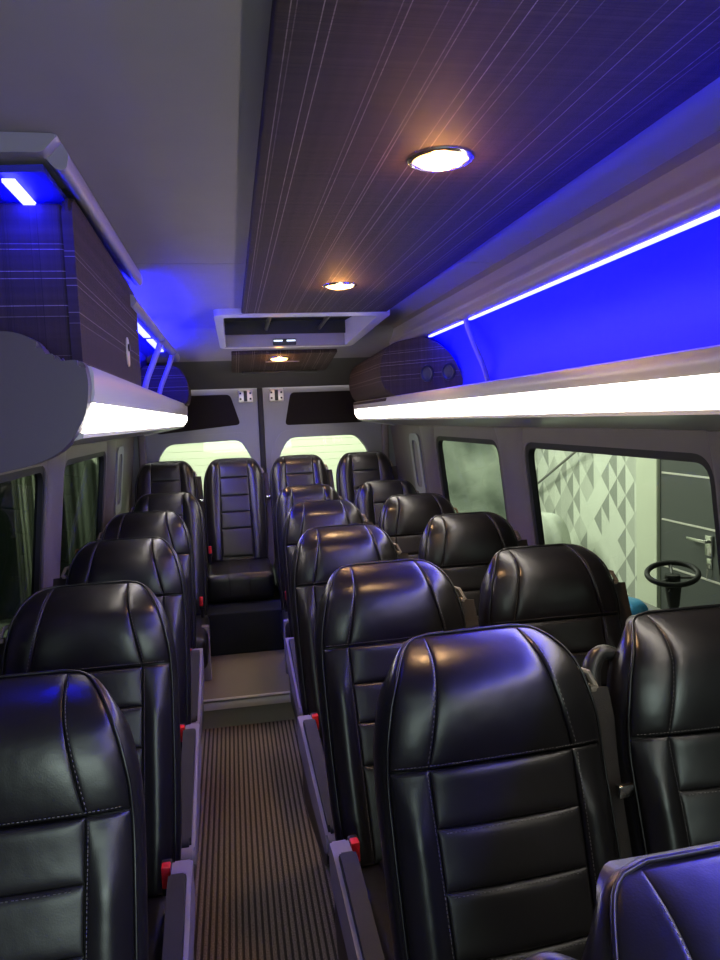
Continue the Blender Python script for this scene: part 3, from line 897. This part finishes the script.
# stitched rear lip
bm = bmesh.new(); box(bm, -.075, .0, -.25, .90, .008, .026, .005, 2); obj('bin_edge', bm, M['fab_y'], t)
for i in range(5):
    bm = bmesh.new(); yy = .22 + i * .13
    tube(bm, [(-.066, yy, .262), (-.045, yy - .05, .300)], .004, 6); obj('vent_slit', bm, M['rubber'], t)
for xx in (.12, .215):
    bm = bmesh.new(); lathe(bm, [(.0, -.004), (.022, -.004), (.027, -.010), (.032, -.008), (.034, 0)], (0, 0, 0), 32, 'y')
    sc_ = Matrix.Diagonal((1., 1., 1.45, 1.)); rt_ = Matrix.Rotation(-math.atan(1.1), 4, 'Z'); sx_ = Matrix.Diagonal((1.3, 1., 1., 1.))
    bmesh.ops.transform(bm, matrix=Matrix.Translation((xx, -.30 - 1.1 * (xx + .06), .150)) @ rt_ @ sx_ @ sc_, verts=bm.verts)
    obj('speaker_grille', bm, M['black'], t)

# ------------------------------------------------------------------ rear doors
DY = 5.95
def dmap(u, v, s): return Vector((u, DY + s, v))
def door(name, x0, x1, win, vel, lat, lb):
    bm = holed([(x0, .14), (x1, .14), (x1, 1.86), (x0, 1.86)], [roundpoly(win, .06, 6)], .04, dmap)
    d = struct(name, bm, M['door'], lb)
    cx = sum(p[0] for p in win) / len(win); cz_ = sum(p[1] for p in win) / len(win)
    def sc(g): return roundpoly([(p[0] + math.copysign(g, p[0] - cx), p[1] + math.copysign(g, p[1] - cz_)) for p in win], .07, 6)
    bm = holed(sc(.062), [sc(-.004)], .02, lambda u, v, s: Vector((u, DY - .018 + s, v)))
    obj('window_surround', bm, M['door'], d)
    bm = holed(sc(.004), [sc(-.02)], .02, lambda u, v, s: Vector((u, DY + .0 + s, v)))
    obj('window_gasket', bm, M['rubber'], d)
    bm = holed(roundpoly(win, .06, 6), [], .006, lambda u, v, s: Vector((u, DY + .025 + s, v)))
    obj('window_glass', bm, M['glassR'], d, False)
    bm = holed(roundpoly(vel, .035, 6), [], .012, lambda u, v, s: Vector((u, DY - .010 + s, v)))
    obj('lining_panel', bm, M['velvet'], d)
    lx, lz = lat
    bm = bmesh.new(); box(bm, lx - .058, lx + .058, DY - .02, DY, lz - .055, lz + .05, .012, 3); h = obj('door_latch', bm, M['alum'], d)
    bm = bmesh.new(); box(bm, lx - .014, lx + .014, DY - .03, DY - .015, lz - .045, lz + .04, .004, 2)
    for a, b in ((-.04, .02), (-.04, -.025), (.04, .02), (.04, -.025)): box(bm, lx + a - .008, lx + a + .008, DY - .024, DY - .018, lz + b - .008, lz + b + .008, .003, 2)
    obj('latch_catch', bm, M['black'], h)
door('door_1', -.86, .232, [(-.60, .80), (.135, .80), (.17, 1.26), (.075, 1.43), (-.50, 1.415), (-.58, 1.30)], [(-.58, 1.50), (.085, 1.555), (.012, 1.80), (-.55, 1.80)], (.135, 1.785), 'left rear door, grey metal')
door('door_2', .272, 1.46, [(.385, .80), (1.13, .80), (1.13, 1.30), (1.03, 1.432), (.475, 1.432), (.385, 1.29)], [(.445, 1.535), (1.10, 1.535), (1.05, 1.80), (.50, 1.80)], (.385, 1.785), 'right rear door, grey metal')
bm = bmesh.new(); box(bm, .23, .275, DY - .016, DY + .04, .14, 1.86, .008, 3); struct('trim_%d' % k, bm, M['rubber'], 'black centre seal of the rear doors'); k += 1
bm = bmesh.new()
for sx in (-1, 1):
    xx = XC + sx * .985
    box(bm, xx - .03, xx + .03, DY - .05, DY + .0, .14, 1.55, .015, 3)
struct('trim_%d' % k, bm, M['wall'], 'rear corner pillar covers'); k += 1
# front bulkhead behind the camera
bm = holed([(-.9, 0), (1.5, 0), (1.5, 2.24), (-.9, 2.24)], [roundpoly([(-.6, .95), (1.2, .95), (1.1, 1.7), (-.5, 1.7)], .1)], .03, lambda u, v, s: Vector((u, -1.5 - s, v)))
struct('wall_front', bm, M['wall'], 'front end of the cabin')

# ------------------------------------------------------------------ garage outside
GZ = -.5
bm = bmesh.new(); box(bm, -4.5, 5.5, -6, 14, GZ - .1, GZ); struct('floor_garage', bm, M['concrete'], 'garage floor', False)
WXG = 3.6
bm = bmesh.new(); box(bm, WXG, WXG + .1, 5.92, 8.4, GZ, 3.2); struct('wall_garage_right', bm, M['paper'], 'pale diamond-patterned wall', False)
bm = bmesh.new(); box(bm, WXG - .03, WXG + .1, 5.60, 5.93, GZ, 3.2, .01, 1); struct('trim_%d' % k, bm, M['pale'], 'pale pier between patterned wall and dark door'); k += 1
bm = bmesh.new(); box(bm, WXG - .0, WXG + .1, 8.4, 14, GZ, 3.2); struct('wall_garage_far', bm, M['misty'], 'mottled pale garage wall', False)
bm = bmesh.new(); box(bm, WXG, WXG + .1, 1.2, 5.60, GZ, 3.2); d = struct('door_3', bm, M['gdoor'], 'dark grey panelled garage door', False)
for z in (1.40, 1.005, .605, .205, -.2):
    bm = bmesh.new(); box(bm, WXG - .006, WXG + .002, 1.25, 5.57, z - .008, z + .008, .002, 1); obj('silver_line', bm, M['alum'], d)
bm = bmesh.new(); box(bm, WXG - .02, WXG, 4.90, 4.98, .40, .56, .004, 2); box(bm, WXG - .06, WXG - .035, 4.92, 5.16, .50, .525, .006, 2); box(bm, WXG - .05, WXG - .01, 4.93, 4.96, .50, .525)
obj('door_handle', bm, M['chrome'], d)
bm = bmesh.new(); box(bm, WXG - .012, WXG, 4.91, 4.97, .30, .38, .004, 2)
tube(bm, [(WXG - .02, 4.94, .34), (WXG - .03, 4.93, .28), (WXG - .02, 4.95, .22)], .006, 6); obj('key', bm, M['chrome'], d)
# diagonal rod in front of the patterned wall
bm = bmesh.new(); tube(bm, [(3.50, 8.35, .52), (3.50, 6.55, 1.30)], .014, 8)
bm2 = bm; box(bm2, 3.49, 3.60, 8.33, 8.37, .50, .54); box(bm2, 3.49, 3.60, 6.53, 6.57, 1.28, 1.32)
tag(obj('wall_rod', bm2, M['concrete']), 'thin grey rod slanting across the patterned wall outside the large right window', 'rod')
# rear and left
bm = bmesh.new(); box(bm, -1.1, 2.15, 8.4, 8.5, GZ, 3.2)
for i in range(46): box(bm, -1.1, 2.15, 8.396, 8.40, GZ + i * .08, GZ + i * .08 + .077, .0015, 1)
struct('wall_garage_back', bm, M['pale'], 'pale slatted garage shutter behind the van', False)
bm = bmesh.new(); box(bm, 2.15, 3.6, 8.36, 8.5, GZ, 3.2); struct('wall_garage_corner', bm, M['misty'], 'mottled plaster wall', False)
bm = bmesh.new(); box(bm, -2.7, -1.1, 8.4, 8.5, GZ, 3.2); struct('wall_garage_corner', bm, M['gwall'], 'dark garage wall', False)
bm = bmesh.new(); box(bm, -2.7, -2.6, -6, 8.4, GZ, 3.2); struct('wall_garage_left', bm, M['gwall'], 'dark garage wall', False)
for x0, x1, lb in ((-2.32, -1.96, 'pale green curtain seen through the near left window'), (-1.80, -1.22, 'green curtain seen through the small left window')):
    bm = bmesh.new(); n = 60; rows = []
    for z in (GZ + .05, .6, 1.4, 2.6):
        rows.append([bm.verts.new((x0 + (x1 - x0) * i / n, 8.15 + .03 * math.sin(i * .28) + .012 * math.sin(i * .8 + z), z)) for i in range(n + 1)])
    for A, B in zip(rows, rows[1:]):
        for i in range(n): bm.faces.new((A[i], A[i + 1], B[i + 1], B[i]))
    o = obj('curtain', bm, M['cloth'] if x0 < -2 else M['cloth2']); md = o.modifiers.new('thick', 'SOLIDIFY'); md.thickness = .006; tag(o, lb, 'curtain', 'curtains left of the van')

# steering wheel on a column with stand
t = empty('steering_wheel', (2.62, 3.95, GZ), 'black steering wheel on a column, seen through the large right window', 'steering wheel')
c = Vector((0, 0, 1.045)); nrm = Vector((-.18, -.22, 1)).normalized(); ux = nrm.orthogonal().normalized(); uy = nrm.cross(ux)
bm = bmesh.new(); tube(bm, [c + (ux * math.cos(a) + uy * math.sin(a)) * .145 for a in [2 * PI * i / 48 for i in range(48)]], .017, 10, True); obj('rim', bm, M['rubber'], t)
bm = bmesh.new(); lathe(bm, [(0, -.03), (.04, -.03), (.05, -.01), (.045, .012), (0, .016)], c - nrm * .02, 24); h = obj('hub', bm, M['black'], t)
for a in (.3, 2.84, 4.7):
    bm = bmesh.new(); dd = ux * math.cos(a) + uy * math.sin(a); tube(bm, [c - nrm * .02 + dd * .03, c - nrm * .006 + dd * .142], .012, 8, flat=.5); obj('spoke', bm, M['black'], t)
bm = bmesh.new(); tube(bm, [c - nrm * .03, c - nrm * .10, c - nrm * .22], [.045, .05, .035], 16); tube(bm, [c - nrm * .08 - ux * .1, c - nrm * .08 + ux * .11], .008, 8); obj('column', bm, M['black'], t)
q = c - nrm * .2
bm = bmesh.new(); tube(bm, [q, Vector((q.x, q.y, .06))], .03, 12); box(bm, q.x - .18, q.x + .18, q.y - .2, q.y + .2, 0, .06, .01, 2); obj('stand', bm, M['gdoor'], t)

# bench with clutter
t = empty('workbench', (2.95, 5.05, GZ), 'low grey workbench against the patterned wall outside', 'bench')
bm = bmesh.new(); box(bm, -.3, .35, -.35, .85, .42, .46, .006, 1); obj('bench_top', bm, M['concrete'], t)
for a in (-.26, .31):
    for b in (-.31, .81):
        bm = bmesh.new(); box(bm, a - .02, a + .02, b - .02, b + .02, 0, .42); obj('leg', bm, M['gdoor'], t)
def lump(sx, sy, sz, seed, n=24, m=12):
    bm = bmesh.new(); rn = random.Random(seed); ph = [rn.uniform(0, 6) for _ in range(6)]; rows = []
    for i in range(m + 1):
        th = PI / 2 * i / m; row = []
        for j in range(n):
            a = 2 * PI * j / n
            k_ = 1 + .10 * math.sin(3 * a + ph[0]) * math.cos(th) + .06 * math.sin(5 * a + ph[1] + 3 * th) + .04 * math.sin(9 * a + ph[2])
            row.append(bm.verts.new((sx * math.cos(th) ** .6 * math.cos(a) * k_ if i < m else 0, sy * math.cos(th) ** .6 * math.sin(a) * k_ if i < m else 0, sz * math.sin(th) ** .8 * (1 + .08 * math.sin(4 * a + ph[3]) * math.cos(th)))))
        rows.append(row)
    for A, B in zip(rows, rows[1:]):
        for j in range(n): bm.faces.new((A[j], A[(j + 1) % n], B[(j + 1) % n], B[j]))
    bm.faces.new(rows[0]); bmesh.ops.remove_doubles(bm, verts=bm.verts, dist=.0005)
    return bm
o = link('plastic_sheet', mesh_of(lump(.14, .18, .14, 3), 'plastic_sheet', M['blue'], True, 60), None, (2.95, 5.02, GZ + .46)); tag(o, 'crumpled blue plastic sheet on the bench outside the right window', 'plastic sheet')
bm = bmesh.new(); box(bm, -.02, .02, -.14, .22, .10, .19, .004, 1); box(bm, -.02, .02, -.12, -.08, 0, .10); box(bm, -.02, .02, .16, .20, 0, .10)
o = obj('wooden_board', bm, M['wood']); o.location = (2.99, 5.33, GZ + .46); tag(o, 'short wooden board standing on the bench behind the blue sheet', 'board')
# dust-sheeted machine
t = empty('covered_machine', (3.05, 6.9, GZ), 'machine under a pale dust sheet, seen at lower left of the large right window', 'covered machine')
bm = lump(.36, .55, 1.03, 8, 40, 20); obj('dust_sheet', bm, M['sheet'], t)
bm = bmesh.new(); box(bm, -.25, .25, -.4, .4, 0, .5, .03, 3); obj('machine_base', bm, M['gdoor'], t)

# ------------------------------------------------------------------ lights
def area(name, loc, size, power, col, rot, sy=None):
    l = bpy.data.lights.new(name, 'AREA'); l.energy = power; l.color = col; l.size = size
    if sy: l.shape = 'RECTANGLE'; l.size_y = sy
    o = bpy.data.objects.new(name, l); C.objects.link(o); o.location = loc; o.rotation_euler = rot; return o
area('garage_tube_right', (2.6, 6.0, 3.0), .6, 60, (.96, 1, .86), (0, math.radians(-25), 0), 4.5)
area('garage_tube_back', (.4, 7.2, 3.0), 2.8, 330, (.98, 1, .90), (math.radians(-20), 0, 0), .5)
area('garage_tube_left', (-1.6, 4.5, 3.0), .4, 45, (.84, 1, .80), (0, math.radians(20), 0), 3.)
area('windscreen_light', (.3, -1.46, 1.35), 1.6, 26, (.80, 1, .90), (math.radians(90), 0, 0), .7)
for (x, y, z, e) in ((.497, 1.612, 2.12, 5), (.5, 3.143, 2.12, 5), (.365, 5.10, 1.97, 3)):
    l = bpy.data.lights.new('downlight_beam', 'SPOT'); l.energy = e * 3; l.color = (1, .62, .30); l.spot_size = math.radians(120); l.spot_blend = .6; l.shadow_soft_size = .05
    o = bpy.data.objects.new('downlight_beam', l); C.objects.link(o); o.location = (x, y, z)
    l = bpy.data.lights.new('downlight_glow', 'POINT'); l.energy = e * .5; l.color = (1, .42, .10); l.shadow_soft_size = .02
    o = bpy.data.objects.new('downlight_glow', l); C.objects.link(o); o.location = (x, y, z - .02)

w = bpy.data.worlds.new('World'); bpy.context.scene.world = w; w.use_nodes = True
w.node_tree.nodes['Background'].inputs[0].default_value = (.10, .12, .11, 1); w.node_tree.nodes['Background'].inputs[1].default_value = .15

# ------------------------------------------------------------------ camera
cam = bpy.data.cameras.new('Camera'); co = bpy.data.objects.new('Camera', cam); C.objects.link(co)
psi, dl, ro = math.radians(10.02), math.radians(5.02), .04
rt = Vector((math.cos(psi), -math.sin(psi), 0)); f0 = Vector((math.sin(psi), math.cos(psi), 0))
fw = f0 * math.cos(dl) + Vector((0, 0, -math.sin(dl))); up = f0 * math.sin(dl) + Vector((0, 0, math.cos(dl)))
c_, s_ = math.cos(ro), math.sin(ro)
cr = rt * c_ - up * s_; cu = rt * s_ + up * c_      # picture axes
co.matrix_world = Matrix(((cr.x, cu.x, -fw.x, 0), (cr.y, cu.y, -fw.y, 0), (cr.z, cu.z, -fw.z, 1.58), (0, 0, 0, 1)))
cam.sensor_fit = 'VERTICAL'; cam.sensor_height = 24; cam.lens = 24 * 720 / 960; cam.clip_start = .02
bpy.context.scene.camera = co
vs = bpy.context.scene.view_settings
bpy.context.scene.display_settings.display_device = 'sRGB'
vs.view_transform = 'Standard'; vs.look = 'None'; vs.exposure = 0; vs.gamma = 1; vs.use_curve_mapping = False
